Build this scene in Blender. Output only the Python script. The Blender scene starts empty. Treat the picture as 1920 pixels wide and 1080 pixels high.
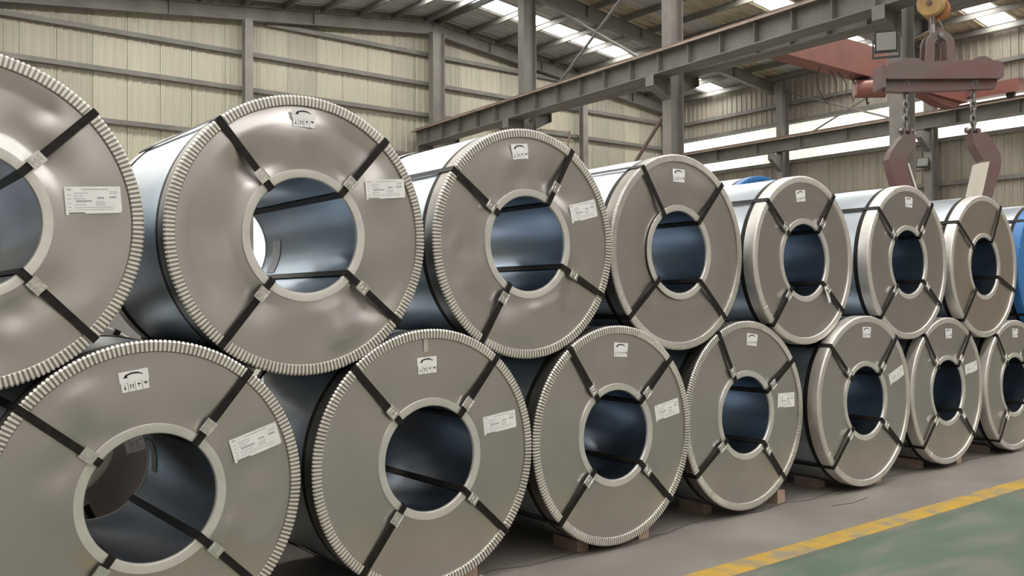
import bpy, math, random
from mathutils import Vector, Matrix
random.seed(7)
PI = math.pi
S = bpy.context.scene
COL = S.collection

# ---------------------------------------------------------------- camera
CAM = Vector((-0.98004, -3.74205, 1.42580))
FW = Vector((0.61807426, 0.78600496, 0.01343141))
RT = Vector((0.78611177, -0.6180546, -0.00606588))
UP = Vector((-0.00353353, -0.01430776, 0.9998914))
FPX = 1709.21
cam_d = bpy.data.cameras.new('camera')
cam = bpy.data.objects.new('camera', cam_d)
COL.objects.link(cam)
cam.matrix_world = Matrix(((RT.x, UP.x, -FW.x, CAM.x), (RT.y, UP.y, -FW.y, CAM.y), (RT.z, UP.z, -FW.z, CAM.z), (0, 0, 0, 1)))
cam_d.sensor_width = 36
cam_d.lens = FPX / 1920 * 36
cam_d.clip_start = 0.05
cam_d.clip_end = 300
S.camera = cam

# ---------------------------------------------------------------- light and exposure
SKYLIGHT = 15.0       # glow of the translucent roof sheets
WALLGLOW = 0.98        # glow of the translucent wall sheets and the added front wall band
SKY = 1.9             # open sky seen through the doors
w = bpy.data.worlds.new('world'); S.world = w; w.use_nodes = True
bg = w.node_tree.nodes['Background']
bg.inputs[0].default_value = (0.68, 0.84, 1.0, 1)
bg.inputs[1].default_value = SKY
S.view_settings.view_transform = 'Standard'
S.view_settings.look = 'None'
S.view_settings.gamma = 1
S.view_settings.use_curve_mapping = False
S.view_settings.exposure = 0.0

# ---------------------------------------------------------------- materials
def mat(name, col, metal=0.0, rough=0.5, col2=None, nscale=4.0, detail=4.0, lo=0.35, hi=0.65, bump=0.0, bscale=None,
        stretch=None, rvar=0.0, emit=None, estr=0.0, spec=None, coord='Object'):
    m = bpy.data.materials.new(name); m.use_nodes = True
    nt = m.node_tree; N = nt.nodes; Lk = nt.links
    b = N['Principled BSDF']
    b.inputs['Base Color'].default_value = (*col, 1)
    b.inputs['Metallic'].default_value = metal
    b.inputs['Roughness'].default_value = rough
    if spec is not None: b.inputs['Specular IOR Level'].default_value = spec
    tc = N.new('ShaderNodeTexCoord'); mp = N.new('ShaderNodeMapping')
    Lk.new(tc.outputs[coord], mp.inputs[0])
    if stretch: mp.inputs['Scale'].default_value = stretch
    if col2 or rvar:
        n = N.new('ShaderNodeTexNoise'); n.inputs['Scale'].default_value = nscale; n.inputs['Detail'].default_value = detail
        Lk.new(mp.outputs[0], n.inputs[0])
        r = N.new('ShaderNodeMapRange'); r.inputs[1].default_value = lo; r.inputs[2].default_value = hi
        Lk.new(n.outputs[0], r.inputs[0])
        if col2:
            mx = N.new('ShaderNodeMix'); mx.data_type = 'RGBA'
            mx.inputs[6].default_value = (*col, 1); mx.inputs[7].default_value = (*col2, 1)
            Lk.new(r.outputs[0], mx.inputs[0]); Lk.new(mx.outputs[2], b.inputs['Base Color'])
            if emit == 'col': Lk.new(mx.outputs[2], b.inputs['Emission Color'])
        if rvar:
            r2 = N.new('ShaderNodeMapRange'); r2.inputs[3].default_value = rough - rvar; r2.inputs[4].default_value = rough + rvar
            Lk.new(n.outputs[0], r2.inputs[0]); Lk.new(r2.outputs[0], b.inputs['Roughness'])
    if bump:
        n2 = N.new('ShaderNodeTexNoise'); n2.inputs['Scale'].default_value = bscale or nscale * 3; n2.inputs['Detail'].default_value = 5
        Lk.new(mp.outputs[0], n2.inputs[0])
        bp = N.new('ShaderNodeBump'); bp.inputs['Strength'].default_value = bump; bp.inputs['Distance'].default_value = 0.02
        Lk.new(n2.outputs[0], bp.inputs['Height']); Lk.new(bp.outputs[0], b.inputs['Normal'])
    if emit:
        if emit != 'col': b.inputs['Emission Color'].default_value = (*emit, 1)
        b.inputs['Emission Strength'].default_value = estr
    return m

M = {}
M['cover'] = mat('galvanised_cover', (0.61, 0.578, 0.562), 1, 0.34, (0.55, 0.52, 0.507), 3.0, 3, rvar=0.06)
M['cover_warm'] = mat('galvanised_cover_warm', (0.66, 0.57, 0.51), 1, 0.36, (0.58, 0.505, 0.455), 3.0, 3, rvar=0.06)
M['guard_gap_shade'] = mat('guard_gap_shade_steel', (0.36, 0.335, 0.30), 1, 0.42, (0.30, 0.28, 0.25), 9, 3)  # ring under the tabs; shade of the gaps is put into its colour
M['wrap'] = mat('galvanised_wrap', (0.60, 0.66, 0.72), 0.9, 0.34, (0.53, 0.585, 0.645), 2.5, 3, rvar=0.06)
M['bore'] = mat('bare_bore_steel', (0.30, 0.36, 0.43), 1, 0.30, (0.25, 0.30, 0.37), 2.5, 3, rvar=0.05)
M['guard'] = mat('crimped_guard_steel', (0.90, 0.865, 0.82), 0.55, 0.34, (0.80, 0.77, 0.73), 9, 3)
M['guard_plain'] = mat('plain_guard_steel', (0.80, 0.76, 0.715), 0.8, 0.46, (0.70, 0.67, 0.635), 9, 3)
M['collar'] = mat('collar_steel', (0.80, 0.775, 0.745), 0.7, 0.40, (0.72, 0.70, 0.67), 9, 3)
M['strap'] = mat('black_strap', (0.010, 0.009, 0.008), 0.0, 0.5, (0.020, 0.018, 0.016), 30, 2, spec=0.22)
M['buckle'] = mat('zinc_buckle', (0.88, 0.87, 0.85), 1, 0.26, (0.72, 0.71, 0.70), 40, 2, bump=0.1, bscale=60)
M['paper'] = mat('white_paper', (0.87, 0.86, 0.86), 0, 0.55, (0.80, 0.79, 0.79), 14, 2)
M['ink'] = mat('grey_ink', (0.34, 0.34, 0.36), 0, 0.6)
M['black_ink'] = mat('black_ink', (0.03, 0.03, 0.03), 0, 0.6)
M['tape'] = mat('clear_tape', (0.55, 0.52, 0.47), 0.3, 0.35)
M['blue'] = mat('blue_wrap', (0.03, 0.16, 0.42), 0.0, 0.35, (0.04, 0.20, 0.50), 3, 3)
M['wood'] = mat('raw_timber', (0.55, 0.40, 0.31), 0, 0.7, (0.42, 0.29, 0.22), 9, 5, stretch=(4, 0.6, 4), bump=0.2)
M['wood2'] = mat('grey_timber', (0.36, 0.28, 0.24), 0, 0.75, (0.27, 0.20, 0.18), 9, 5, stretch=(4, 0.6, 4), bump=0.2)
M['clad'] = mat('cream_cladding', (0.50, 0.47, 0.37), 0.0, 0.45, (0.45, 0.425, 0.335), 0.9, 4, lo=0.3, hi=0.75, stretch=(1, 1, 0.25))
M['clad2'] = mat('cream_cladding_dark', (0.42, 0.39, 0.315), 0.0, 0.5, (0.37, 0.345, 0.28), 0.9, 4, lo=0.3, hi=0.75, stretch=(1, 1, 0.25))
M['clad3'] = mat('tan_cladding', (0.36, 0.325, 0.265), 0.0, 0.5, (0.29, 0.26, 0.215), 0.9, 4, lo=0.3, hi=0.75, stretch=(1, 1, 0.25))
M['steel'] = mat('grey_green_paint', (0.20, 0.195, 0.175), 0.0, 0.5, (0.155, 0.15, 0.138), 1.6, 4)
M['col'] = mat('warm_grey_paint', (0.25, 0.235, 0.21), 0.0, 0.5, (0.19, 0.18, 0.165), 1.6, 4)
M['dark'] = mat('dark_steel', (0.05, 0.05, 0.048), 0.2, 0.5, (0.035, 0.035, 0.034), 3, 3)
M['rail'] = mat('rusty_rail', (0.17, 0.13, 0.11), 0.3, 0.55, (0.24, 0.17, 0.135), 3, 4)
M['roof'] = mat('roof_underside', (0.50, 0.50, 0.485), 0.2, 0.5, (0.40, 0.40, 0.39), 2.2, 5, bump=0.5, bscale=5, stretch=(0.5, 1.5, 1))
M['foil'] = mat('roof_insulation_film', (0.56, 0.50, 0.36), 0.2, 0.4, (0.40, 0.36, 0.27), 3.0, 5, bump=0.9, bscale=5, stretch=(0.6, 1.8, 1))
M['sky'] = mat('translucent_roof_sheet', (0.9, 0.9, 0.9), 0, 0.4, emit=(1.0, 0.98, 0.93), estr=SKYLIGHT)
M['glow'] = mat('translucent_wall_sheet', (1.0, 0.97, 0.86), 0, 0.4, (0.95, 0.97, 0.95), 1.2, 2, stretch=(3, 3, 0.1), emit='col', estr=WALLGLOW)
M['glow2'] = mat('translucent_wall_sheet_yellowed', (0.98, 0.94, 0.75), 0, 0.4, (0.93, 0.93, 0.85), 1.2, 2, stretch=(3, 3, 0.1), emit='col', estr=WALLGLOW * 0.8)
M['red'] = mat('faded_red_paint', (0.30, 0.11, 0.09), 0.0, 0.45, (0.23, 0.09, 0.075), 1.5, 4)
M['maroon'] = mat('worn_maroon_paint', (0.155, 0.115, 0.105), 0.1, 0.5, (0.18, 0.075, 0.07), 2.5, 4, lo=0.4, hi=0.75)
M['yellow'] = mat('dirty_yellow_paint', (0.55, 0.36, 0.12), 0.0, 0.5, (0.40, 0.26, 0.12), 6, 4)
M['orange'] = mat('orange_paint', (0.48, 0.19, 0.05), 0.0, 0.5, (0.33, 0.13, 0.05), 6, 4)
M['edge'] = mat('pale_worn_edge', (0.42, 0.34, 0.29), 0.2, 0.5, (0.30, 0.23, 0.19), 3, 4)
M['chain'] = mat('chain_steel', (0.30, 0.29, 0.28), 0.9, 0.4, (0.18, 0.16, 0.15), 20, 3)
M['liner'] = mat('pale_pad', (0.72, 0.66, 0.58), 0.0, 0.5)
M['glass'] = mat('lamp_glass', (0.30, 0.31, 0.30), 0.2, 0.12)
M['concrete'] = mat('concrete', (0.30, 0.275, 0.25), 0.0, 0.55, (0.21, 0.19, 0.175), 1.3, 8, lo=0.3, hi=0.7, bump=0.12, bscale=20, rvar=0.1)
M['plinth'] = mat('concrete_plinth', (0.35, 0.34, 0.32), 0, 0.8, (0.28, 0.27, 0.25), 2, 5)
def worn(name, col, col2, under, nscale, lo, hi, rough, stretch):
    m = mat(name, col, 0, rough, col2, nscale, 6, bump=0.08, bscale=18, rvar=0.12)
    nt = m.node_tree; N = nt.nodes; b = N['Principled BSDF']
    src = b.inputs['Base Color'].links[0].from_socket
    tc = N.new('ShaderNodeTexCoord'); mp = N.new('ShaderNodeMapping'); mp.inputs['Scale'].default_value = stretch
    n = N.new('ShaderNodeTexNoise'); n.inputs['Scale'].default_value = 3.2; n.inputs['Detail'].default_value = 9
    r = N.new('ShaderNodeMapRange'); r.inputs[1].default_value = lo; r.inputs[2].default_value = hi
    mx = N.new('ShaderNodeMix'); mx.data_type = 'RGBA'; mx.inputs[7].default_value = (*under, 1)
    nt.links.new(tc.outputs['Object'], mp.inputs[0]); nt.links.new(mp.outputs[0], n.inputs[0]); nt.links.new(n.outputs[0], r.inputs[0])
    nt.links.new(r.outputs[0], mx.inputs[0]); nt.links.new(src, mx.inputs[6]); nt.links.new(mx.outputs[2], b.inputs['Base Color'])
    return m
M['green'] = worn('worn_green_coating', (0.085, 0.14, 0.10), (0.12, 0.16, 0.125), (0.20, 0.195, 0.17), 1.1, 0.45, 0.72, 0.42, (0.6, 1.6, 1))
M['line'] = worn('worn_yellow_line', (0.62, 0.39, 0.05), (0.52, 0.33, 0.07), (0.32, 0.27, 0.19), 3.0, 0.46, 0.66, 0.5, (2, 2, 1))

# ---------------------------------------------------------------- mesh helpers
class MB:
    def __init__(s): s.v = []; s.f = []
    def add(s, vs, fs):
        o = len(s.v); s.v += [tuple(v) for v in vs]; s.f += [tuple(i + o for i in f) for f in fs]
    def box(s, x0, x1, y0, y1, z0, z1):
        s.add([(x0, y0, z0), (x1, y0, z0), (x1, y1, z0), (x0, y1, z0), (x0, y0, z1), (x1, y0, z1), (x1, y1, z1), (x0, y1, z1)],
              [(0, 3, 2, 1), (4, 5, 6, 7), (0, 1, 5, 4), (1, 2, 6, 5), (2, 3, 7, 6), (3, 0, 4, 7)])
    def prism(s, pts, ax, a, b):          # polygon pts (2d) extruded along axis ax from a to b
        def p3(p, t):
            return (t, p[0], p[1]) if ax == 0 else ((p[0], t, p[1]) if ax == 1 else (p[0], p[1], t))
        n = len(pts)
        vs = [p3(p, a) for p in pts] + [p3(p, b) for p in pts]
        fs = [tuple(range(n - 1, -1, -1)), tuple(range(n, 2 * n))]
        fs += [(i, (i + 1) % n, n + (i + 1) % n, n + i) for i in range(n)]
        s.add(vs, fs)
    def bar(s, p, q, w, h=None, up=(0, 0, 1)):   # rectangular bar between two points
        p = Vector(p); q = Vector(q); d = (q - p).normalized(); h = h or w
        u = Vector(up)
        if abs(d.dot(u)) > 0.98: u = Vector((1, 0, 0))
        a = d.cross(u).normalized(); b = a.cross(d)
        c = [(-1, -1), (1, -1), (1, 1), (-1, 1)]
        s.add([p + a * (i * w / 2) + b * (j * h / 2) for i, j in c] + [q + a * (i * w / 2) + b * (j * h / 2) for i, j in c],
              [(3, 2, 1, 0), (4, 5, 6, 7), (0, 1, 5, 4), (1, 2, 6, 5), (2, 3, 7, 6), (3, 0, 4, 7)])
    def ibeam(s, p, q, w, h, t=0.02, up=(0, 0, 1)):
        p = Vector(p); q = Vector(q); d = (q - p).normalized(); u = Vector(up)
        a = d.cross(u).normalized(); b = a.cross(d)
        W, H = w / 2, h / 2
        c = [(-W, -H), (W, -H), (W, -H + t), (t / 2, -H + t), (t / 2, H - t), (W, H - t), (W, H), (-W, H), (-W, H - t), (-t / 2, H - t), (-t / 2, -H + t), (-W, -H + t)]
        n = len(c)
        s.add([p + a * i + b * j for i, j in c] + [q + a * i + b * j for i, j in c],
              [tuple(range(n - 1, -1, -1)), tuple(range(n, 2 * n))] + [(i, (i + 1) % n, n + (i + 1) % n, n + i) for i in range(n)])
    def tube(s, pts, r, n=8, closed=False):
        pts = [Vector(p) for p in pts]; m = len(pts); rings = []
        for i, p in enumerate(pts):
            a = pts[(i - 1) % m] if (closed or i > 0) else p
            b = pts[(i + 1) % m] if (closed or i < m - 1) else p
            d = (b - a).normalized()
            u = Vector((0, 0, 1)) if abs(d.z) < 0.95 else Vector((1, 0, 0))
            if i and False: pass
            e1 = d.cross(u).normalized()
            if rings and e1.dot(last) < 0: e1 = -e1
            last = e1; e2 = e1.cross(d)
            rr = r[i] if isinstance(r, (list, tuple)) else r
            rings.append([p + e1 * (rr * math.cos(2 * PI * k / n)) + e2 * (rr * math.sin(2 * PI * k / n)) for k in range(n)])
        vs = [v for g in rings for v in g]; fs = []
        for i in range(m if closed else m - 1):
            j = (i + 1) % m
            fs += [(i * n + k, i * n + (k + 1) % n, j * n + (k + 1) % n, j * n + k) for k in range(n)]
        if not closed: fs += [tuple(range(n - 1, -1, -1)), tuple(range((m - 1) * n, m * n))]
        s.add(vs, fs)
    def disc(s, c, axis, r, th, n=32):    # solid disc, thickness th along axis
        c = Vector(c); axis = Vector(axis).normalized()
        s.tube([c - axis * th / 2, c + axis * th / 2], r, n)
    def lathe(s, prof, n=96, closed=True, a0=0.0):  # prof list of (r, y) about the y axis
        m = len(prof); vs = []
        for k in range(n):
            t = a0 + 2 * PI * k / n
            vs += [(r * math.cos(t), y, r * math.sin(t)) for r, y in prof]
        fs = []
        for k in range(n):
            k2 = (k + 1) % n
            for i in range(m if closed else m - 1):
                j = (i + 1) % m
                fs.append((k * m + i, k * m + j, k2 * m + j, k2 * m + i))
        s.add(vs, fs)
    def mesh(s, name, material, smooth=False):
        me = bpy.data.meshes.new(name); me.from_pydata(s.v, [], s.f); me.update()
        me.materials.append(material)
        if smooth:
            me.polygons.foreach_set('use_smooth', [True] * len(me.polygons))
            try: me.set_sharp_from_angle(angle=math.radians(smooth if smooth is not True else 35))
            except Exception: pass
        return me
    def build(s, name, material, parent=None, smooth=False, loc=None):
        return link(name, s.mesh(name, material, smooth), parent, loc)
def link(name, me, parent=None, loc=None):
    o = bpy.data.objects.new(name, me); COL.objects.link(o)
    if parent: o.parent = parent
    if loc is not None: o.location = loc
    return o
def empty(name, loc=(0, 0, 0), rz=0):
    o = bpy.data.objects.new(name, None); COL.objects.link(o); o.location = loc; o.rotation_euler = (0, 0, rz); o.empty_display_size = 0.2
    return o
def tag(o, label, cat, group=None):
    o['label'] = label; o['category'] = cat
    if group: o['group'] = group
    return o
def structure(o): o['kind'] = 'structure'; return o
def at(u, v, d): return CAM + d * (FW + RT * ((u - 960) / FPX) - UP * ((v - 540) / FPX))

# ================================================================= THE HALL
X0, X1, Y0, Y1 = -6.5, 30.3, -22.0, 24.3
XR = 17.3
def deck(x): return 11.83 - 0.112 * abs(x - XR)
FRAMES = [24.1, 18.65, 12.55, 6.2, 0.2, -5.9, -12.0, -18.1]
PUR = [XR + s * (0.25 + 1.38 * k) for s in (1,) for k in range(10)] + [XR - (0.25 + 1.38 * k) for k in range(18)]

# floor ------------------------------------------------------------
b = MB(); b.box(X0 - 14, X1 + 1, Y0 - 1, Y1 + 16, -0.3, 0.0)
floor = structure(b.build('floor', M['concrete']))
b = MB(); b.box(X0 + 0.3, X1 - 0.4, -4.6, -0.74, 0.0, 0.002); b.build('green_coating', M['green'], floor)
b = MB(); b.box(X0 + 0.3, X1 - 0.4, -0.735, -0.575, 0.0, 0.003); b.build('yellow_line', M['line'], floor)
b = MB(); b.box(X0 + 0.3, X1 - 0.4, -4.76, -4.60, 0.0, 0.003); b.build('yellow_line', M['line'], floor)
rnd = random.Random(3)
b = MB()
px, py = 1.0, 0.17
while px < 9:                                       # hairline joint in the slab along the row
    nx, ny = px + rnd.uniform(0.15, 0.4), 0.09 + rnd.uniform(-0.05, 0.06)
    b.bar((px, py, 0.001), (nx, ny, 0.001), 0.003, 0.003); px, py = nx, ny
b.build('slab_crack', M['dark'], floor)
b = MB(); b.bar((4.62, -0.16, 0.001), (4.80, -0.20, 0.001), 0.005, 0.003); b.bar((4.80, -0.20, 0.001), (5.05, -0.17, 0.001), 0.004, 0.003); b.build('slab_crack', M['dark'], floor)

# cladding sheets ---------------------------------------------------
def sheet_profile(a, c):        # trapezoid ribs across [a, c]
    out = []; n = max(1, round((c - a) / 0.25)); st = (c - a) / n
    for i in range(n):
        t = a + i * st
        out += [(t, 0.0), (t + st * 0.30, 0.0), (t + st * 0.40, 0.035), (t + st * 0.60, 0.035), (t + st * 0.70, 0.0)]
    out.append((c, 0.0)); return out
def sheet(axis, pos, sgn, a, c, zlo, zhi):      # axis 0: sheet runs along x at y=pos; axis 1: along y at x=pos; ribs towards -sgn
    b = MB(); pr = sheet_profile(a, c); n = len(pr); vs = []
    for t, d in pr:
        for z in (zlo, zhi(t) if callable(zhi) else zhi):
            vs.append((t, pos - sgn * d * 0.55, z) if axis == 0 else (pos - sgn * d, t, z))
    b.add(vs, [(2 * i, 2 * i + 2, 2 * i + 3, 2 * i + 1) for i in range(n - 1)])
    return b
def girt_mesh(p, q, inward, h=0.13, d=0.12):
    b = MB(); p = Vector(p); q = Vector(q); dd = (q - p).normalized(); n = Vector(inward)
    # C section: web, two flanges
    b.bar(p + n * d / 2 + Vector((0, 0, h / 2)), q + n * d / 2 + Vector((0, 0, h / 2)), d, 0.012)
    b.bar(p + n * d / 2 - Vector((0, 0, h / 2)), q + n * d / 2 - Vector((0, 0, h / 2)), d, 0.012)
    b.bar(p + n * (d - 0.006), q + n * (d - 0.006), 0.012, h)
    return b

def plinth(name, x0, x1, y0, y1, gaps=(), axis=0):
    b = MB(); lo, hi = (x0, x1) if axis == 0 else (y0, y1)
    cur = lo
    for g0, g1 in list(gaps) + [(hi, hi)]:
        if g0 > cur:
            b.box(cur, g0, y0, y1, 0, 0.3) if axis == 0 else b.box(x0, x1, cur, g0, 0, 0.3)
        cur = g1
    return structure(b.build(name, M['plinth']))

# far end wall, y = 24.3, with two open doorways
DOORS = [(-2.6, 1.0, 4.2), (8.6, 12.8, 4.4)]
wb = plinth('wall_back', X0, X1, Y1 + 0.0, Y1 + 0.2, [(d[0], d[1]) for d in DOORS], 0)
cuts = sorted(set([X0, X1] + [d[0] for d in DOORS] + [d[1] for d in DOORS]))
rr = random.Random(11)
for a, c in zip(cuts[:-1], cuts[1:]):
    n = round((c - a) / 1.0); st = (c - a) / n
    for i in range(n):
        s0, s1 = a + i * st, a + (i + 1) * st
        zlo = 0.25
        for d in DOORS:
            if d[0] - 0.01 <= s0 and s1 <= d[1] + 0.01: zlo = d[2]
        m = M['clad2'] if (s0 < 5.7 or rr.random() < 0.2) else M['clad']  # darker cream on the leftmost sheets, and at random elsewhere
        sheet(0, Y1 + 0.06, 1, s0, s1 + 0.012, zlo, lambda t: deck(t) - 0.01).build('cladding_sheet', m, wb)
for zg in (1.4, 2.8, 4.1, 5.35, 6.70, 8.2, 9.34, 10.42):
    half = (deck(XR) - 0.7 - zg) / 0.112
    a, c = max(X0, XR - half), min(X1 - 0.1, XR + half)
    segs = [(a, c)]
    for d in DOORS:
        if zg < d[2]: segs = [t for s in segs for t in ((s[0], min(s[1], d[0])), (max(s[0], d[1]), s[1])) if t[1] - t[0] > 0.05]
    for s in segs: girt_mesh((s[0], Y1 + 0.02, zg), (s[1], Y1 + 0.02, zg), (0, -1, 0)).build('girt', M['steel'], wb)
for d in DOORS:                                    # door frames
    b = MB(); b.box(d[0] - 0.12, d[0], Y1 - 0.1, Y1 + 0.15, 0, d[2] + 0.12); b.build('door_jamb', M['steel'], wb)
    b = MB(); b.box(d[1], d[1] + 0.12, Y1 - 0.1, Y1 + 0.15, 0, d[2] + 0.12); b.build('door_jamb', M['steel'], wb)
    b = MB(); b.box(d[0], d[1], Y1 - 0.1, Y1 + 0.15, d[2], d[2] + 0.15); b.build('door_header', M['steel'], wb)

# right wall, x = 30.3, with a band of translucent sheets
wr = plinth('wall_right', X1, X1 + 0.2, Y0, Y1, (), 1)
BAND = (6.97, 8.40)
def side_wall(root, pos, sgn, top, bandmats, matlist):
    n = round(Y1 - Y0); rr = random.Random(5)
    for i in range(n):
        s0 = Y0 + (Y1 - Y0) * i / n; s1 = Y0 + (Y1 - Y0) * (i + 1) / n
        m = matlist[0] if rr.random() < 0.7 else matlist[1]
        sheet(1, pos + sgn * 0.06, sgn, s0, s1 + 0.012, 0.25, BAND[0]).build('cladding_sheet', m, root)
        sheet(1, pos + sgn * 0.06, sgn, s0, s1 + 0.012, BAND[1], top).build('cladding_sheet', m, root)
        sheet(1, pos + sgn * 0.06, sgn, s0, s1 + 0.012, BAND[0], BAND[1]).build(*(('glow_panel', bandmats[0] if rr.random() < 0.65 else bandmats[1]) if s0 > -1 else ('cladding_sheet', m)), root)
side_wall(wr, X1, 1, deck(X1) + 0.02, (M['glow'], M['glow2']), (M['clad3'], M['clad2']))
for zg in (1.4, 2.7, 4.05, 5.37, BAND[0] - 0.09, BAND[1] + 0.09, 9.22):
    girt_mesh((X1 + 0.02, Y0, zg), (X1 + 0.02, Y1 - 0.1, zg), (-1, 0, 0)).build('girt', M['steel'], wr)
b = MB(); b.bar((X1 - 0.1, Y0, deck(X1) - 0.10), (X1 - 0.1, Y1, deck(X1) - 0.10), 0.10, 0.16); b.build('eave_trim', M['col'], wr)
# left and near walls (behind the camera)
wl = plinth('wall_left', X0 - 0.2, X0, Y0, Y1, (), 1)
TOPL = deck(X0) + 0.02
for i in range(46):
    s0 = Y0 + (Y1 - Y0) * i / 46; s1 = Y0 + (Y1 - Y0) * (i + 1) / 46
    sheet(1, X0 - 0.06, -1, s0, s1 + 0.012, 0.25, 6.4).build('cladding_sheet', M['clad2'], wl)
    sheet(1, X0 - 0.06, -1, s0, s1 + 0.012, 7.6, TOPL).build('cladding_sheet', M['clad2'], wl)
    sheet(1, X0 - 0.06, -1, s0, s1 + 0.012, 6.4, 7.6).build('glow_panel', M['glow'], wl)
for zg in (2.7, 5.35):
    girt_mesh((X0 - 0.02, Y0, zg), (X0 - 0.02, Y1, zg), (1, 0, 0)).build('girt', M['steel'], wl)
wf = plinth('wall_front', X0, X1, Y0 - 0.2, Y0, (), 0)
for i in range(37):
    s0 = X0 + (X1 - X0) * i / 37; s1 = X0 + (X1 - X0) * (i + 1) / 37
    sheet(0, Y0 - 0.06, -1, s0, s1 + 0.012, 0.25, 5.2).build('cladding_sheet', M['clad2'], wf)
    sheet(0, Y0 - 0.06, -1, s0, s1 + 0.012, 6.6, lambda t: deck(t)).build('cladding_sheet', M['clad2'], wf)
    sheet(0, Y0 - 0.06, -1, s0, s1 + 0.012, 5.2, 6.6).build('glow_panel' if s0 < 11 else 'cladding_sheet', M['glow'] if s0 < 11 else M['clad2'], wf)  # unseen glowing band, added to give the coil faces bright streak reflections
for zg in (2.7, 5.1, 6.7, 8.2):
    girt_mesh((X0, Y0 - 0.02, zg), (X1, Y0 - 0.02, zg), (0, 1, 0)).build('girt', M['steel'], wf)

# roof ---------------------------------------------------------------
b = MB(); b.box(XR - 0.35, XR + 0.35, Y0, Y1 + 0.1, deck(XR) + 0.03, deck(XR) + 0.06)
ceil = structure(b.build('ceiling', M['roof']))
STRIPS = [(21.1, 21.98), (13.75, 14.65), (9.25, 10.12), (2.6, 3.5), (-3.4, -2.5), (-9.5, -8.6), (-15.6, -14.7)]
ys = [Y0]
segs = []
cur = Y0
for s in sorted(STRIPS) + [(Y1 + 0.2, None)]:
    n = max(1, round((s[0] - cur) / 1.0))
    for i in range(n): segs.append((cur + (s[0] - cur) * i / n, cur + (s[0] - cur) * (i + 1) / n, False))
    if s[1] is not None: segs.append((s[0], s[1], True)); cur = s[1]
def roof_sheet(ya, yb, xa, xb, m, name):
    b = MB(); pr = sheet_profile(ya, yb); vs = []
    for t, d in pr:
        vs += [(xa, t, deck(xa) - d * 0.8), (xb, t, deck(xb) - d * 0.8)]
    b.add(vs, [(2 * i, 2 * i + 1, 2 * i + 3, 2 * i + 2) for i in range(len(pr) - 1)])
    b.build(name, m, ceil)
rr = random.Random(2)
PR = sorted(PUR)
for ya, yb, sky in segs:
    if sky:
        xs = [x for x in PR if x > XR] + [X1]
        for xa, xb in zip(xs[:-1], xs[1:]): roof_sheet(ya, yb, xa + 0.03, xb - 0.03, M['sky'], 'skylight_panel')
        xs = [X0] + [x for x in PR if x < XR]
        for xa, xb in zip(xs[:-1], xs[1:]): roof_sheet(ya, yb, xa + 0.03, xb - 0.03, M['sky'], 'skylight_panel')
    else:
        mm = M['foil'] if (ya < 20 and rr.random() < 0.75) else M['roof']
        roof_sheet(ya, yb + 0.01, XR, X1, mm, 'roof_sheet')
        roof_sheet(ya, yb + 0.01, X0, XR, M['roof'], 'roof_sheet')
for x in PR:
    b = MB(); b.ibeam((x, Y0, deck(x) - 0.14), (x, Y1, deck(x) - 0.14), 0.07, 0.20, 0.012); b.build('purlin', M['steel'], ceil)
for y in FRAMES:
    for xa in (X0 + 0.1, X1 - 0.1):
        b = MB(); b.ibeam((XR, y, deck(XR) - 0.47), (xa, y, deck(xa) - 0.47), 0.22, 0.44, 0.02)
        n = 5
        for k in range(1, n):                      # web stiffeners
            x = XR + (xa - XR) * k / n
            b.box(x - 0.01, x + 0.01, y - 0.105, y + 0.105, deck(x) - 0.67, deck(x) - 0.27)
        b.build('rafter', M['steel'], ceil)

# columns --------------------------------------------------------------
def column(name, x, y, top, wx, wy, m, label, group, group_axis=0, base=True):
    r = empty(name, (x, y, 0)); tag(r, label, 'column', group)
    b = MB()
    if group_axis == 0:  # web in the x-z plane, flanges facing +-x
        b.box(-wx / 2, -wx / 2 + 0.02, -wy / 2, wy / 2, 0.03, top); b.box(wx / 2 - 0.02, wx / 2, -wy / 2, wy / 2, 0.03, top); b.box(-wx / 2 + 0.02, wx / 2 - 0.02, -0.01, 0.01, 0.03, top)
    else:
        b.box(-wx / 2, wx / 2, -wy / 2, -wy / 2 + 0.02, 0.03, top); b.box(-wx / 2, wx / 2, wy / 2 - 0.02, wy / 2, 0.03, top); b.box(-0.01, 0.01, -wy / 2 + 0.02, wy / 2 - 0.02, 0.03, top)
    b.build('shaft', m, r)
    b = MB(); b.box(-wx / 2 - 0.1, wx / 2 + 0.1, -wy / 2 - 0.1, wy / 2 + 0.1, 0, 0.03); b.build('base_plate', M['dark'], r)
    return r
ORD = ['in the end wall', 'second from the end wall', 'third from the end wall', 'nearest, behind the lifting beam', 'out past the near coils', 'past the front aisle', 'near the front wall', 'by the front wall']
for i, y in enumerate(FRAMES):
    if i < 6:
        zc = 8.28 - 0.76 * (y + 6.1) / 30.25 - 0.57 - 7.04
        c = column('steel_column', XR, y - (0.25 if i == 0 else 0), deck(XR) - 0.68, 0.5, 0.30, M['col'],
               'grey steel column of the middle row, ' + ORD[i], 'middle row columns')
        b = MB()                                    # corbels that carry the two runway beams
        for sg, zt in ((-1, 7.04 + zc), (1, 7.44)):
            b.prism([(sg * 0.25, zt - 0.54), (sg * 0.25, zt - 0.02), (sg * 0.88, zt - 0.02), (sg * 0.88, zt - 0.26)], 1, -0.012, 0.012)
            b.box(min(sg * 0.25, sg * 0.88), max(sg * 0.25, sg * 0.88), -0.14, 0.14, zt - 0.02, zt)
            b.prism([(sg * 0.25, zt - 0.56), (sg * 0.25, zt - 0.54), (sg * 0.88, zt - 0.26), (sg * 0.88, zt - 0.28)], 1, -0.14, 0.14)
            b.box(min(sg * 0.88, sg * 0.90), max(sg * 0.88, sg * 0.90), -0.14, 0.14, zt - 0.28, zt)
        b.build('corbel', M['steel'], c)
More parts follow.
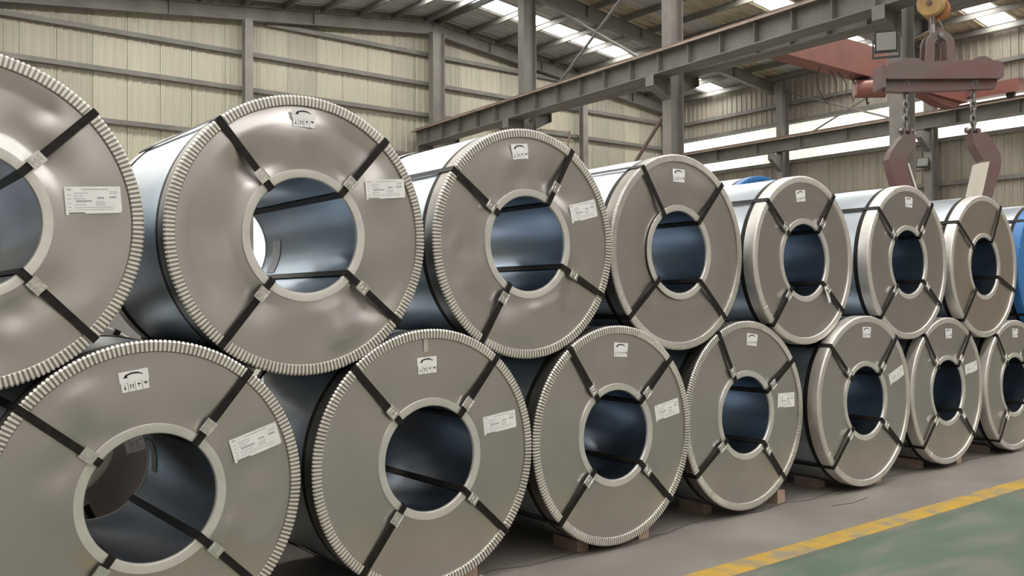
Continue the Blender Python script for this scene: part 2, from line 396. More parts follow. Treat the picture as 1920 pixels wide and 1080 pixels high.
for y, lab in ((18.05, 'in the right wall beside the paired daylight strips'), (12.03, 'in the right wall carrying the small floodlight'), (24.0, 'in the far right corner of the hall')):
    c = column('wall_column', X1 - 0.38, y, deck(X1) - 0.6, 0.45, 0.28, M['col'], 'grey steel wall column ' + lab, 'right wall columns')
    b = MB(); b.prism([(-0.22, 6.45), (-0.22, 7.12), (-0.85, 7.12), (-0.85, 6.9)], 1, -0.10, 0.10); b.build('corbel', M['steel'], c)
for x, lab in ((10.22, 'left of the middle column row'), (24.6, 'right of the middle column row'), (3.0, 'far left, beside the big doorway')):
    column('gable_post', x, Y1 - 0.36, deck(x) - 0.68, 0.26, 0.26, M['col'], 'slim grey gable post on the end wall, ' + lab, 'gable posts', 1)

# runway beams -----------------------------------------------------------
def runway(name, x, y0, y1, zt0, zt1, h, label, stiff, w=0.34, soffit=0):
    r = empty(name, (x, y0, zt0 - h)); tag(r, label, 'crane beam')
    def Z(y): return (zt0 + (zt1 - zt0) * (y - y0) / (y1 - y0))
    O = Vector((x, y0, zt0 - h))
    def V(dx, y, dz): return Vector((x + dx, y, Z(y) + dz)) - O
    b = MB(); b.bar(V(0, y0, -h + 0.0125), V(0, y1, -h + 0.0125), w, 0.025); b.build('bottom_flange', M['steel'], r)
    b = MB(); b.bar(V(0, y0, -0.0125), V(0, y1, -0.0125), w + 0.06, 0.025); b.build('top_flange', M['steel'], r)
    b = MB(); b.bar(V(0, y0, -h / 2), V(0, y1, -h / 2), 0.02, h - 0.05); b.build('web', M['steel'], r)
    y = y0 + 0.4
    sm = None
    while y < y1:
        b = MB(); b.bar(V(-w * 0.25 - 0.005, y, -h + 0.03), V(-w * 0.25 - 0.005, y, -0.03), w * 0.5, 0.016, up=(0, 1, 0)); b.bar(V(w * 0.25 + 0.005, y, -h + 0.03), V(w * 0.25 + 0.005, y, -0.03), w * 0.5, 0.016, up=(0, 1, 0))
        b.build('stiffener', M['steel'], r); y += stiff
    b = MB(); b.bar(V(0, y0, 0.055), V(0, y1, 0.055), 0.07, 0.11); b.bar(V(0, y0, 0.012), V(0, y1, 0.012), 0.14, 0.02); b.build('rail', M['rail'], r)
    b = MB(); b.bar(V(-w / 2 - 0.06, y0, -0.03), V(-w / 2 - 0.06, y1, -0.03), 0.04, 0.04); b.build('conductor_bar', M['edge'], r)
    if soffit:
        b = MB(); b.bar(V(soffit, y0, -h + 0.012), V(soffit, y1, -h + 0.012), 0.24, 0.012); b.build('soffit_plate', M['steel'], r)
    return r
runway('crane_runway_beam', 16.62, -6.1, 24.15, 8.28, 7.52, 0.57, 'long grey crane runway beam with stiffeners crossing above the coils', 1.0, soffit=0.29)
runway('crane_runway_beam', 18.00, -6.1, 24.15, 7.92, 7.92, 0.48, 'grey crane runway beam on the far side of the middle columns', 1.0, soffit=-0.29)
runway('crane_runway_beam', 29.50, -21.5, 24.15, 7.74, 7.70, 0.50, 'grey crane runway beam along the right wall in front of daylight strip', 2.0)

# bracing rods ---------------------------------------------------------------
def rod(p, q, r, label, m='steel'):
    b = MB(); p = Vector(p); q = Vector(q); mid = (p + q) / 2
    b.tube([p - mid, q - mid], r, 8)
    for e in (p - mid, q - mid): b.disc(e, (q - p), r * 1.8, 0.12, 8)
    o = b.build('brace_rod', M[m], None, 35, mid); tag(o, label, 'brace', 'bracing rods'); return o
rod((XR, 18.45, 7.10), (XR, 12.75, 11.1), 0.045, 'diagonal grey rod rising rightwards between middle row columns above runway beam')
rod((XR, 18.45, 11.1), (XR, 12.75, 7.45), 0.045, 'diagonal grey rod falling rightwards across the roof skylights')
rod((XR, 16.2, 2.87), (XR, 12.75, 6.48), 0.05, 'brown diagonal strut under the runway beam, left of the middle column', 'rail')
rod((30.0, 18.2, 9.75), (30.0, 12.4, 7.45), 0.035, 'thin brace rod falling rightwards on the right wall')
rod((30.0, 17.6, 7.55), (30.0, 12.4, 9.62), 0.035, 'thin brace rod rising rightwards across the daylight strip')

# red overhead crane in the right bay ------------------------------------------
r = empty('overhead_crane', (23.4, 10.3, 7.78)); tag(r, 'faded red overhead crane bridge spanning the right bay', 'crane')
b = MB(); b.prism([(-5.3, 0.30), (-4.6, 0.0), (5.3, 0.0), (5.9, 0.35), (5.9, 0.86), (-2.2, 0.86), (-3.6, 0.55), (-5.3, 0.42)], 1, 0.0, 0.45); b.build('bridge_girder', M['red'], r)
b = MB(); b.box(-4.7, 5.4, -0.06, 0.51, -0.06, 0.0); b.build('bottom_flange', M['red'], r)
b = MB(); b.box(5.85, 6.30, -1.45, 1.3, 0.15, 0.55); b.build('end_truck', M['red'], r)
b = MB(); b.box(-5.6, -5.2, -1.2, 0.9, 0.27, 0.42); b.build('end_truck', M['red'], r)
for x in (6.1, -5.4):
    for y in (-1.1, 1.0):
        b = MB(); b.disc((x, y, 0.12), (1, 0, 0), 0.13, 0.12, 20); b.build('wheel', M['dark'], r)
b = MB(); b.prism([(2.6, -0.06), (4.0, -0.28), (4.8, -0.28), (5.3, -0.06)], 1, 0.05, 0.40); b.build('end_haunch', M['red'], r)
r = empty('electric_hoist', (23.05, 10.5, 7.15)); tag(r, 'rusty red electric hoist drum hanging under the red crane bridge', 'hoist')
b = MB(); b.disc((-0.15, -0.15, 0.22), (1, -0.9, 0), 0.25, 0.55, 24); b.build('drum', M['red'], r, 40)
b = MB(); b.disc((0.35, -0.2, 0.2), (1, -0.9, 0), 0.17, 0.5, 20); b.build('motor', M['red'], r, 40)
b = MB(); b.box(-0.1, 0.75, -0.3, 0.25, 0.40, 0.55); b.box(0.2, 0.3, -0.05, 0.05, 0.3, 0.5); b.build('trolley', M['dark'], r)
b = MB(); b.tube([(-0.05, -0.15, 0.0), (-0.05, -0.15, -0.12), (0.0, -0.15, -0.2), (0.05, -0.15, -0.14)], 0.025, 8); b.build('hook', M['dark'], r, 40)
def on_y(u, v, y):
    d = FW + RT * ((u - 960) / FPX) - UP * ((v - 540) / FPX)
    return CAM + d * ((y - CAM.y) / d.y)
for k, (u0, w_, dp) in enumerate([(1537, -9, 68), (1556, 7, 55), (1570, 12, 56), (1592, 8, 50)]):
    top = 107 + (u0 - 1460) * 0.232 + 2
    pts = [on_y(u0 + w_ * math.sin(t * PI / 9) + t * 1.1, top + dp * (t / 10), 10.5) for t in range(11)]
    mid = pts[0].copy(); b = MB(); b.tube([p - mid for p in pts], 0.014, 6)
    o = b.build('festoon_cable', M['dark'], None, 40, mid); tag(o, ['leftmost', 'second', 'third', 'rightmost'][k] + ' thin dark cable loop hanging below the red crane bridge', 'cable', 'hanging cable loops')

# floodlights --------------------------------------------------------------------
def flood(loc, rz, sc, tilt, label):
    r = empty('floodlight', loc, rz); tag(r, label, 'floodlight'); r.scale = (sc, sc, sc)
    def tl(b): b.v = [(x, y * math.cos(tilt) - z * math.sin(tilt), y * math.sin(tilt) + z * math.cos(tilt)) for x, y, z in b.v]; return b
    b = MB(); b.prism([(-0.5, 0.5), (0.5, 0.5), (0.5, -0.5), (-0.5, -0.5)], 1, 0.0, 0.12); b.prism([(-0.35, 0.35), (0.35, 0.35), (0.3, -0.4), (-0.3, -0.4)], 1, 0.12, 0.3)
    tl(b).build('housing', M['dark'], r)
    b = MB(); b.box(-0.42, 0.42, -0.02, 0.0, -0.38, 0.42); tl(b).build('lens', M['glass'], r)
    b = MB(); b.box(-0.6, -0.52, 0.02, 0.1, -0.7, 0.1); b.box(0.52, 0.6, 0.02, 0.1, -0.7, 0.1); b.box(-0.6, 0.6, 0.02, 0.1, -0.75, -0.66); b.build('bracket', M['dark'], r)
    return r
flood((16.38, 6.02, 6.62), math.radians(-58), 0.44, 0.10, 'dark square floodlight mounted beside the runway beam corbel')
flood((29.55, 12.15, 6.10), math.radians(-70), 0.40, -0.5, 'small tilted floodlight on the right wall column between the lifting hooks')

# lifting beam with two coil hooks, hanging from the near crane -------------------------
D = 12.0; PX = D / FPX
P0 = at(1757, 150, D)
ANG = math.atan2(RT.y, RT.x)
def L(u, v): return ((u - 1757) * PX, (150 - v) * PX)
# near crane (above the frame) that carries the block
r = empty('overhead_crane', (P0.x, P0.y, 7.75)); tag(r, 'red crane bridge of the near bay, above the yellow hook block', 'crane')
b = MB(); b.box(-4.9 - P0.x, 16.3 - P0.x, -0.75, -0.35, 0.0, 0.62); b.build('bridge_girder', M['red'], r)
b = MB(); b.box(-4.9 - P0.x, 16.3 - P0.x, 0.35, 0.75, 0.0, 0.62); b.build('bridge_girder', M['red'], r)
for x in (16.3 - P0.x, -5.3 - P0.x):
    b = MB(); b.box(x, x + 0.4, -1.6, 1.6, 0.24, 0.6); b.build('end_truck', M['red'], r)
b = MB(); b.box(-0.6, 0.6, -0.9, 0.9, 0.62, 0.72); b.disc((0, 0, 0.85), (1, 0, 0), 0.2, 0.9, 20); b.build('trolley', M['orange'], r)

r = empty('hook_block', (P0.x, P0.y, P0.z), ANG); tag(r, 'yellow and orange hook block with two sheave covers at the top edge', 'hook block')
hb_rz = Matrix.Rotation(math.radians(-38), 4, 'Z')
def xf(b, m): b.v = [tuple(m @ Vector(v)) for v in b.v]; return b
cx, cz = L(1752, 12)
def cover(y0, y1, mname, rr_):
    b = MB(); b.tube([(0, y0, 0), (0, y0 + 0.012, 0), (0, y1 - 0.012, 0), (0, y1, 0)], [rr_ * 0.92, rr_, rr_, rr_ * 0.92], 32)
    return xf(b, Matrix.Translation((cx, 0, cz)) @ hb_rz)
cover(-0.20, -0.08, 'yellow', 0.165).build('sheave_cover', M['yellow'], r, 40)
cover(0.08, 0.22, 'orange', 0.165).build('sheave_cover', M['orange'], r, 40)
b = MB(); b.tube([(0, -0.08, 0), (0, 0.08, 0)], 0.125, 24); xf(b, Matrix.Translation((cx, 0, cz)) @ hb_rz).build('sheave', M['rail'], r, 40)
b = MB(); b.disc((0, -0.21, 0.0), (0, 1, 0), 0.035, 0.03, 16); b.disc((0, -0.222, 0.0), (0, 1, 0), 0.016, 0.03, 6); xf(b, Matrix.Translation((cx, 0, cz)) @ hb_rz).build('hub', M['rail'], r, 40)
for yy in (-0.05, 0.05):
    for sx in (-0.12, 0.12):
        b = MB(); b.tube([(cx + sx, yy, cz), (cx + sx * 0.8, yy, 8.35 - P0.z)], 0.011, 6); b.build('wire_rope', M['chain'], r, 40)
b = MB()
hx, hz = L(1757, 62)
b.tube([(cx - 0.02, 0, cz - 0.12), (hx - 0.05, 0, hz + 0.10), (hx - 0.055, 0, hz + 0.02), (hx - 0.03, 0, hz - 0.06), (hx + 0.03, 0, hz - 0.09), (hx + 0.085, 0, hz - 0.05), (hx + 0.09, 0, hz + 0.02)], [0.03, 0.03, 0.035, 0.045, 0.05, 0.04, 0.015], 10)
b.build('hook', M['chain'], r, 40)
b = MB(); b.tube([(hx + 0.02, 0, hz + 0.18), (hx + 0.07, 0, hz + 0.10), (hx + 0.085, 0, hz + 0.02)], 0.012, 6); b.build('latch', M['chain'], r, 40)

r = empty('lifting_beam', (P0.x, P0.y, P0.z), ANG); tag(r, 'worn maroon lifting beam hanging below the yellow hook block', 'lifting beam')
b = MB(); pts = [L(*q) for q in [(1656, 152), (1868, 152), (1872, 148), (1872, 128), (1866, 120), (1853, 119), (1840, 111), (1828, 111), (1812, 118), (1722, 120), (1714, 114), (1690, 113), (1676, 120), (1660, 122), (1650, 130), (1650, 148)]]
b.prism(pts, 1, -0.14, 0.14); b.build('box_beam', M['maroon'], r)
b = MB(); pts = [L(*q) for q in [(1656, 172), (1690, 174), (1760, 172), (1862, 168), (1866, 152.5), (1656, 152.5)]]
b.prism(pts, 1, -0.06, 0.06); b.build('lower_plate', M['maroon'], r)
b = MB(); b.prism([L(*q) for q in [(1646, 168), (1652, 168), (1652, 122), (1646, 126)]], 1, -0.16, 0.16); b.build('end_plate', M['maroon'], r)
for yy in (-0.10, 0.06):                          # two open bail plates
    b = MB()
    ou = [(1786, 121)] + [(1758 + 26 * math.cos(t), 86 - 25 * math.sin(t)) for t in [k * PI / 12 for k in range(13)]] + [(1730, 121)]
    inn = [(1770, 121)] + [(1758 + 11 * math.cos(t), 88 - 13 * math.sin(t)) for t in [k * PI / 12 for k in range(13)]] + [(1746, 121)]
    for k in range(len(ou) - 1):
        q = [L(*ou[k]), L(*ou[k + 1]), L(*inn[k + 1]), L(*inn[k])]
        vs = [(x, yy, z) for x, z in q] + [(x, yy + 0.04, z) for x, z in q]
        fs = [(0, 1, 2, 3), (7, 6, 5, 4), (0, 4, 5, 1), (2, 6, 7, 3)]
        if k == 0: fs.append((3, 7, 4, 0))
        b.add(vs, fs)
    b.build('bail_plate', M['maroon'], r)
b = MB(); b.tube([(hx + 0.0, -0.13, hz - 0.055), (hx + 0.0, 0.13, hz - 0.055)], 0.03, 12); b.build('clevis_pin', M['chain'], r, 40)
def chain(u):
    for k in range(7):
        x, z = L(u, 160 + k * 13.2)
        b = MB(); hl, hw, wr = 0.040, 0.028, 0.016
        loop = [(hw * math.cos(t), hl + hw * math.sin(t)) for t in [PI * q / 6 for q in range(7)]] + [(hw * math.cos(t), -hl + hw * math.sin(t)) for t in [PI + PI * q / 6 for q in range(7)]]
        pts = [(a, 0, c) if k % 2 else (0, a, c) for a, c in loop]
        b.tube(pts, wr, 8, True); b.build('chain_link', M['chain'], r, 40, (x, 0, z))
    x, z = L(u, 158); b = MB(); b.tube([(x + 0.035 * math.cos(t), -0.05, z + 0.04 * math.sin(t)) for t in [2 * PI * q / 14 for q in range(14)]], 0.014, 8, True); b.build('eye_bolt', M['chain'], r, 40)
chain(1698); chain(1824)
def hook(name, outer, inner, foot, liner, label, ux, sh):
    h = empty(name, (P0.x, P0.y, P0.z), ANG); tag(h, label, 'hook', 'coil lifting hooks')
    # bent arm, swept section with real depth
    b = MB(); n = len(outer)
    vs = []
    for q in outer + inner[::-1]: vs.append(L(*q))
    b.prism(vs, 1, -0.10, 0.10); b.build('arm', M['maroon'], h)
    b = MB(); b.prism([L(*q) for q in foot], 1, -0.10, 0.10); b.build('foot', M['maroon'], h)
    b = MB(); b.prism([L(*q) for q in liner], 1, -0.115, 0.115); b.build('liner_pad', M['liner'], h)
    x, z = L(ux, 245); b = MB(); b.tube([(x - 0.09, 0, z), (x + 0.09, 0, z)], 0.028, 10); b.disc((x - 0.09, 0, z), (1, 0, 0), 0.04, 0.03, 8); b.build('shackle_pin', M['chain'], h, 40)
    b = MB(); b.box(x - 0.055, x - 0.03, -0.05, 0.05, z - 0.11, z + 0.02); b.box(x + 0.03, x + 0.055, -0.05, 0.05, z - 0.11, z + 0.02); b.build('shackle', M['maroon'], h)
    return h
hook('coil_hook', [(1689, 255), (1678, 266), (1664, 286), (1659, 300), (1662, 316), (1672, 350), (1690, 405)], [(1711, 255), (1707, 278), (1695, 294), (1691, 303), (1694, 316), (1706, 350), (1722, 405)],
     [(1690, 405), (1722, 405), (1765, 420), (1765, 440), (1690, 440)], [(1693, 309), (1696, 309), (1724, 400), (1721, 402)], 'maroon bent coil hook on the left chain of the lifting beam', 1698, 0)
hook('coil_hook', [(1815, 252), (1818, 273), (1826, 288), (1835, 303), (1833, 316), (1822, 360), (1808, 410)], [(1843, 253), (1856, 272), (1867, 293), (1868, 307), (1865, 325), (1853, 362), (1838, 410)],
     [(1808, 410), (1838, 410), (1838, 445), (1768, 445), (1768, 425)], [(1830, 308), (1845, 306), (1832, 362), (1818, 410), (1805, 410)], 'maroon bent coil hook with pale pad on the right chain', 1824, 0)

# ================================================================= STEEL COILS
def dentfun(seed, amp, straps, R, r0):
    rd = random.Random(seed); G = []
    for _ in range(26):
        rr_ = rd.uniform(r0 + 0.05, R - 0.05); t = rd.uniform(0, 2 * PI)
        G.append((rr_ * math.cos(t), rr_ * math.sin(t), rd.uniform(0.05, 0.15), rd.uniform(-1, 1) * amp))
    B = [(0.345 * math.cos(math.radians(a)), 0.345 * math.sin(math.radians(a)), math.radians(a)) for a in straps]
    def f(x, z):
        d = 0.0
        for gx, gz, s, a in G:
            q = ((x - gx) ** 2 + (z - gz) ** 2) / (s * s)
            if q < 9: d += a * math.exp(-q)
        for bx, bz, a in B:
            q = ((x - bx) ** 2 + (z - bz) ** 2)
            if q < 0.12: d += (0.0035 + amp * 0.45) * math.exp(-q / 0.0075)
        rr_ = math.hypot(x, z); e = min(1, max(0, (rr_ - r0) / 0.06)) * min(1, max(0, (R - rr_) / 0.07))
        return d * e
    return f
def cover_mesh(R, r0, yb, df, nth=160, nr=26, dish=0.0):
    b = MB(); vs = []
    for k in range(nth):
        t = 2 * PI * k / nth; c, s = math.cos(t), math.sin(t)
        for i in range(nr + 1):
            r = r0 + (R - r0) * i / nr
            vs.append((r * c, yb + df(r * c, r * s) + dish * math.exp(-((r - r0) / 0.09) ** 2), r * s))
    fs = []
    n = nr + 1
    for k in range(nth):
        k2 = (k + 1) % nth
        fs += [(k * n + i, k2 * n + i, k2 * n + i + 1, k * n + i + 1) for i in range(nr)]
    b.add(vs, fs); return b
def crimp_tabs(R, w, n, duty=0.52):       # the folded tabs of a crimped edge guard, proud of its bed
    b = MB(); vs = []; fs = []
    for k in range(n):
        t0 = 2 * PI * (k - duty / 2) / n; t1 = 2 * PI * (k + duty / 2) / n; o = len(vs)
        for t in (t0, t1):
            c, s_ = math.cos(t), math.sin(t)
            for r, y in ((R - w, 0.006), (R - w + 0.003, -0.0022), (R - 0.007, -0.0022), (R + 0.0015, 0.004), (R + 0.0015, 0.012)):
                vs.append((r * c, y, r * s_))
        fs += [(o + i, o + 5 + i, o + 6 + i, o + 1 + i) for i in range(4)]
        fs += [(o, o + 1, o + 2, o + 3, o + 4), (o + 9, o + 8, o + 7, o + 6, o + 5)]
    b.add(vs, fs); return b
def smooth_ring(R, w, rnd_=0.012):
    prof = [(R - w, 0.010), (R - w + 0.004, 0.002)] + [(R - rnd_ + rnd_ * math.sin(t), 0.0 + rnd_ - rnd_ * math.cos(t)) for t in [k * PI / 12 for k in range(7)]] + [(R, 0.085), (R - 0.004, 0.086)]
    b = MB(); b.lathe(prof, 128, False); b.f = [f[::-1] for f in b.f]; return b
def strap_mesh(ang, R, r_in, Ln, w=0.0315, t=0.0016):
    pts = []
    def seg(p, q, n):
        for i in range(n): pts.append((p[0] + (q[0] - p[0]) * i / n, p[1] + (q[1] - p[1]) * i / n))
    A, Bq, C_, D_ = (r_in - 0.002, -0.004), (R + 0.003, -0.004), (R + 0.003, Ln + 0.004), (r_in - 0.002, Ln + 0.004)
    seg(A, Bq, 4); seg(Bq, C_, 6); seg(C_, D_, 4); seg(D_, A, 6)
    n = len(pts); a = math.radians(ang); er = Vector((math.cos(a), 0, math.sin(a))); et = Vector((-math.sin(a), 0, math.cos(a))); ey = Vector((0, 1, 0))
    ctr = ((R + r_in) / 2, Ln / 2); b = MB(); vs = []
    for i, (r, y) in enumerate(pts):
        p0, p1 = pts[i - 1], pts[(i + 1) % n]
        dx, dy = p1[0] - p0[0], p1[1] - p0[1]; l = math.hypot(dx, dy); nx, ny = dy / l, -dx / l   # outward normal of the loop
        nx, ny = (nx, ny)
        if (r - ctr[0]) * nx + (y - ctr[1]) * ny < 0: nx, ny = -nx, -ny
        for sw in (-1, 1):
            for o in (0, t):
                vs.append(er * (r + nx * o) + ey * (y + ny * o) + et * (sw * w / 2))
    fs = []
    for i in range(n):
        j = (i + 1) % n; a_, c_ = 4 * i, 4 * j
        fs += [(a_ + 1, c_ + 1, c_ + 3, a_ + 3), (a_, a_ + 2, c_ + 2, c_), (a_, c_, c_ + 1, a_ + 1), (a_ + 2, a_ + 3, c_ + 3, c_ + 2)]
    b.add(vs, fs); return b
def placed(ang, r, y, rot=None):   # local frame on the coil face: x' along, y' up, z' out of the face
    a = math.radians(ang); q = math.radians(rot if rot is not None else ang)
    ex = Vector((math.cos(q), 0, math.sin(q))); ey = Vector((-math.sin(q), 0, math.cos(q))); ez = Vector((0, -1, 0))
    o = Vector((r * math.cos(a), y, r * math.sin(a)))
    return lambda x, yy, z=0.0: o + ex * x + ey * yy + ez * z
def quad(b, F, x0, x1, y0, y1, z): b.add([F(x0, y0, z), F(x1, y0, z), F(x1, y1, z), F(x0, y1, z)], [(0, 1, 2, 3)])
def slab(b, F, x0, x1, y0, y1, z0, z1):
    b.add([F(x, y, z) for z in (z0, z1) for x, y in ((x0, y0), (x1, y0), (x1, y1), (x0, y1))], [(3, 2, 1, 0), (4, 5, 6, 7), (0, 1, 5, 4), (1, 2, 6, 5), (2, 3, 7, 6), (3, 0, 4, 7)])
def buckle_mesh(ang, r):
    F = placed(ang, r, -0.0055); b = MB()
    slab(b, F, -0.030, 0.030, -0.0215, 0.0215, -0.001, 0.0045)
    for sx in (-0.018, 0.018):
        slab(b, F, sx - 0.003, sx + 0.003, -0.024, 0.024, 0.0, 0.0065)
    for sy in (-0.0215, 0.0215): slab(b, F, -0.030, 0.030, sy - 0.003, sy + 0.003, 0, 0.0075)
    slab(b, F, -0.006, 0.006, -0.008, 0.008, 0.004, 0.0062)
    return b
def handling_label(root, r, ang, yb, rot):
    F = placed(ang, r, yb, rot); W, H = 0.056, 0.040
    b = MB(); slab(b, F, -W, W, -0.004, H, 0.0, 0.0006); o = b.build('handling_label', M['paper'], root)
    for k in range(4):
        x0 = -W + 0.004 + k * (2 * W - 0.006) / 4
        b = MB(); slab(b, F, x0, x0 + (2 * W - 0.006) / 4 - 0.002, -H, -0.0045, 0.0, 0.0006); b.build('symbol_field', M['paper'], o)
    z = 0.0010
    b = MB(); P = []
    for i in range(13):
        t = -0.72 + 1.44 * i / 12; x = 0.052 * math.sin(t); y = 0.030 - 0.052 * (1 - math.cos(t)) * 0.75; wd = 0.0022 + 0.0012 * (i < 10)
        P.append((x, y, wd))
    for p, q in zip(P[:-1], P[1:]): b.add([F(p[0], p[1] - p[2], z), F(q[0], q[1] - q[2], z), F(q[0], q[1] + q[2], z), F(p[0], p[1] + p[2], z)], [(0, 1, 2, 3)])
    x, y, wd = P[0]; b.add([F(x + 0.008, y + 0.010, z), F(x - 0.007, y - 0.006, z), F(x + 0.010, y - 0.006, z)], [(0, 1, 2)])
    b.build('rotation_arrow', M['black_ink'], o)
    b = MB(); x0 = [-W + 0.004 + k * (2 * W - 0.006) / 4 for k in range(4)]; c = [q + (2 * W - 0.006) / 8 for q in x0]
    quad(b, F, c[0] - 0.003, c[0] + 0.003, -0.030, -0.022, z); quad(b, F, c[0] - 0.001, c[0] + 0.001, -0.024, -0.012, z)
    for s in (-0.005, 0.005):                                       # this-way-up arrows
        quad(b, F, c[1] + s - 0.0014, c[1] + s + 0.0014, -0.030, -0.016, z); b.add([F(c[1] + s - 0.0035, -0.017, z), F(c[1] + s + 0.0035, -0.017, z), F(c[1] + s, -0.011, z)], [(0, 1, 2)])
    b.add([F(c[2] + 0.006 * math.cos(t), -0.018 + 0.006 * math.sin(t), z) for t in [PI * k / 6 for k in range(7)]], [tuple(range(7))]); quad(b, F, c[2] - 0.001, c[2] + 0.001, -0.028, -0.017, z)
    quad(b, F, c[3] - 0.007, c[3] + 0.007, -0.017, -0.012, z); quad(b, F, c[3] - 0.002, c[3] + 0.002, -0.022, -0.015, z)
    b.build('handling_symbols', M['black_ink'], o)
def shipping_label(root, r, ang, w, h, rot, yb):
    F = placed(ang, r, yb, rot)
    b = MB(); slab(b, F, 0, w, -h * 0.93, 0, 0, 0.0007); slab(b, F, 0, w * 0.05, -h * 1.02, -h * 0.93, 0, 0.0007); slab(b, F, w * 0.33, w * 0.98, -h * 0.985, -h * 0.93, 0, 0.0007)
    o = b.build('shipping_label', M['paper'], root); z = 0.0011
    rd = random.Random(int(r * 1000) + int(ang * 10))
    def txt(b, x0, x1, y, hh):                    # a line of small unreadable type: words as short bars
        x = x0
        while x < x1:
            e = min(x1, x + rd.uniform(0.02, 0.05)); quad(b, F, x * w, e * w, -(y + hh / 2) * h, -(y - hh / 2) * h, z); x = e + 0.008
    b = MB()
    txt(b, 0.05, 0.12, 0.10, 0.05); txt(b, 0.30, 0.78, 0.10, 0.03)
    for y in (0.24, 0.34, 0.44, 0.66): txt(b, 0.16, 0.36 + rd.uniform(-.04, .06), y, 0.025)
    for y in (0.30, 0.45, 0.60, 0.74, 0.86): txt(b, 0.05, 0.11, y, 0.02)
    for y in (0.55, 0.62, 0.68): txt(b, 0.54, 0.70, y, 0.022)
    for y in (0.20, 0.26): txt(b, 0.80, 0.94, y, 0.02)
    for y in (0.76, 0.84): txt(b, 0.16, 0.85, y, 0.018)
    b.build('fine_print', M['ink'], o)
    b = MB(); txt(b, 0.19, 0.47, 0.53, 0.07); txt(b, 0.57, 0.69, 0.42, 0.075); txt(b, 0.79, 0.92, 0.40, 0.075); b.build('bold_print', M['ink'], o)
def coil(x, y, z, R, rin, Ln, straps, label, flutes=200, arrow=None, ship=None, amp=0.003, seed=1, band=True, dish=0.0, blue=False, cover='cover', cat='steel coil', bore_label=None, group='steel coils', buck=(0.33,) * 4, strapm=True):
    root = empty('steel_coil', (x, y, z - R)); tag(root, label, cat, group)
    O = Vector((0, 0, R))
    def P(b, name, m, smooth=40, parent=None):
        if parent is None: return b.build(name, m, root, smooth, O)
        return b.build(name, m, parent, smooth)
    wrapm = M['wrap']; coverm = M['blue'] if blue else M[cover]
    Rb = R - 0.007
    rd = random.Random(seed * 13 + 5)
    # outer wrap: slightly uneven rolled sheet, with the lap of its end
    ph = [rd.uniform(0, 6.28) for _ in range(6)]; lap = rd.uniform(0.9, 2.2)
    b = MB(); nth, ny = 128, 14; vs = []
    for k in range(nth):
        t = 2 * PI * k / nth
        for i in range(ny + 1):
            yy = 0.012 + (Ln - 0.024) * i / ny
            dr = 0.0011 * math.sin(3 * t + ph[0] + 4 * yy) + 0.0009 * math.sin(7 * t + ph[1] - 6 * yy) + 0.0007 * math.sin(11 * yy + ph[2] + 2 * t)
            dr += 0.0018 * max(0, 1 - ((t - lap) % (2 * PI)) / 0.5)
            vs.append(((Rb + dr - 0.001) * math.cos(t), yy, (Rb + dr - 0.001) * math.sin(t)))
    n = ny + 1
    b.add(vs, [(k * n + i, k * n + i + 1, ((k + 1) % nth) * n + i + 1, ((k + 1) % nth) * n + i) for k in range(nth) for i in range(ny)])
    P(b, 'outer_wrap', wrapm, 60)
    df = dentfun(seed, amp, straps, R - 0.04, 0.285)
    P(cover_mesh(R - 0.02, rin + 0.012, 0.010, df, dish=dish), 'end_cover', coverm, 60)
    b = MB(); b.lathe([(rin + 0.004, Ln - 0.008), (R - 0.012, Ln - 0.008)], 64, False); P(b, 'end_cover', coverm, 60)
    b = MB(); nb = 14
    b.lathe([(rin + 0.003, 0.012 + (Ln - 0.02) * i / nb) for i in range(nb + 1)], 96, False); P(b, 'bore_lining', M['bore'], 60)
    # crimped or plain guard on the outer edge
    gm = M['blue'] if blue else M['guard']
    if flutes:
        g = P(smooth_ring(R - 0.001, 0.046, 0.008), 'edge_guard', M['guard_gap_shade'], 40)  # bed coloured dark so the gaps between tabs look shaded
        crimp_tabs(R, 0.045, flutes).build('crimped_tabs', gm, g)
    else:
        g = P(smooth_ring(R, 0.05), 'edge_guard', gm if blue else M['guard_plain'], 40)
        for k in range(5):
            a = rd.uniform(0, 360); F = placed(a, R - 0.026, 0.0005, a); b = MB(); slab(b, F, -0.022, 0.022, -0.0025, 0.0025, -0.004, 0.0022)
            b.build('lap_seam', M['collar'], g)
    b = smooth_ring(R, 0.05); b.v = [(p[0], Ln - p[1], p[2]) for p in b.v]; P(b, 'edge_guard', gm, 40)
    # collar round the bore
    cp = [(rin + 0.040, 0.010), (rin + 0.039, 0.0035), (rin + 0.012, 0.0035), (rin + 0.004, 0.005), (rin, 0.010), (rin, 0.020), (rin + 0.003, 0.022)]
    b = MB(); b.lathe(cp, 96, False); b.f = [f[::-1] for f in b.f]; P(b, 'bore_collar', M['collar'] if not blue else M['guard'], 40)
    b = MB(); b.lathe([(r_, Ln - y_) for r_, y_ in cp], 96, False); P(b, 'bore_collar', M['collar'], 40)
    for i, a in enumerate(straps):
        s = P(strap_mesh(a, R, rin, Ln), 'strap', M['strap'], 30)
        if buck[i % len(buck)]: buckle_mesh(a, buck[i % len(buck)]).build('buckle', M['buckle'], s)
    if band:
        for yy in (0.105, Ln - 0.105):
            b = MB(); b.lathe([(Rb + 0.0, yy - 0.017), (Rb + 0.0045, yy - 0.017), (Rb + 0.0045, yy + 0.017), (Rb + 0.0, yy + 0.017)], 128, True); P(b, 'band_strap', M['strap'], 40)
    if arrow: handling_label_root(P, root, O, arrow, df)
    if ship:
        b_r, b_a, w_, h_, rot = ship
        shipping_at(root, O, b_r, b_a, w_, h_, rot, df)
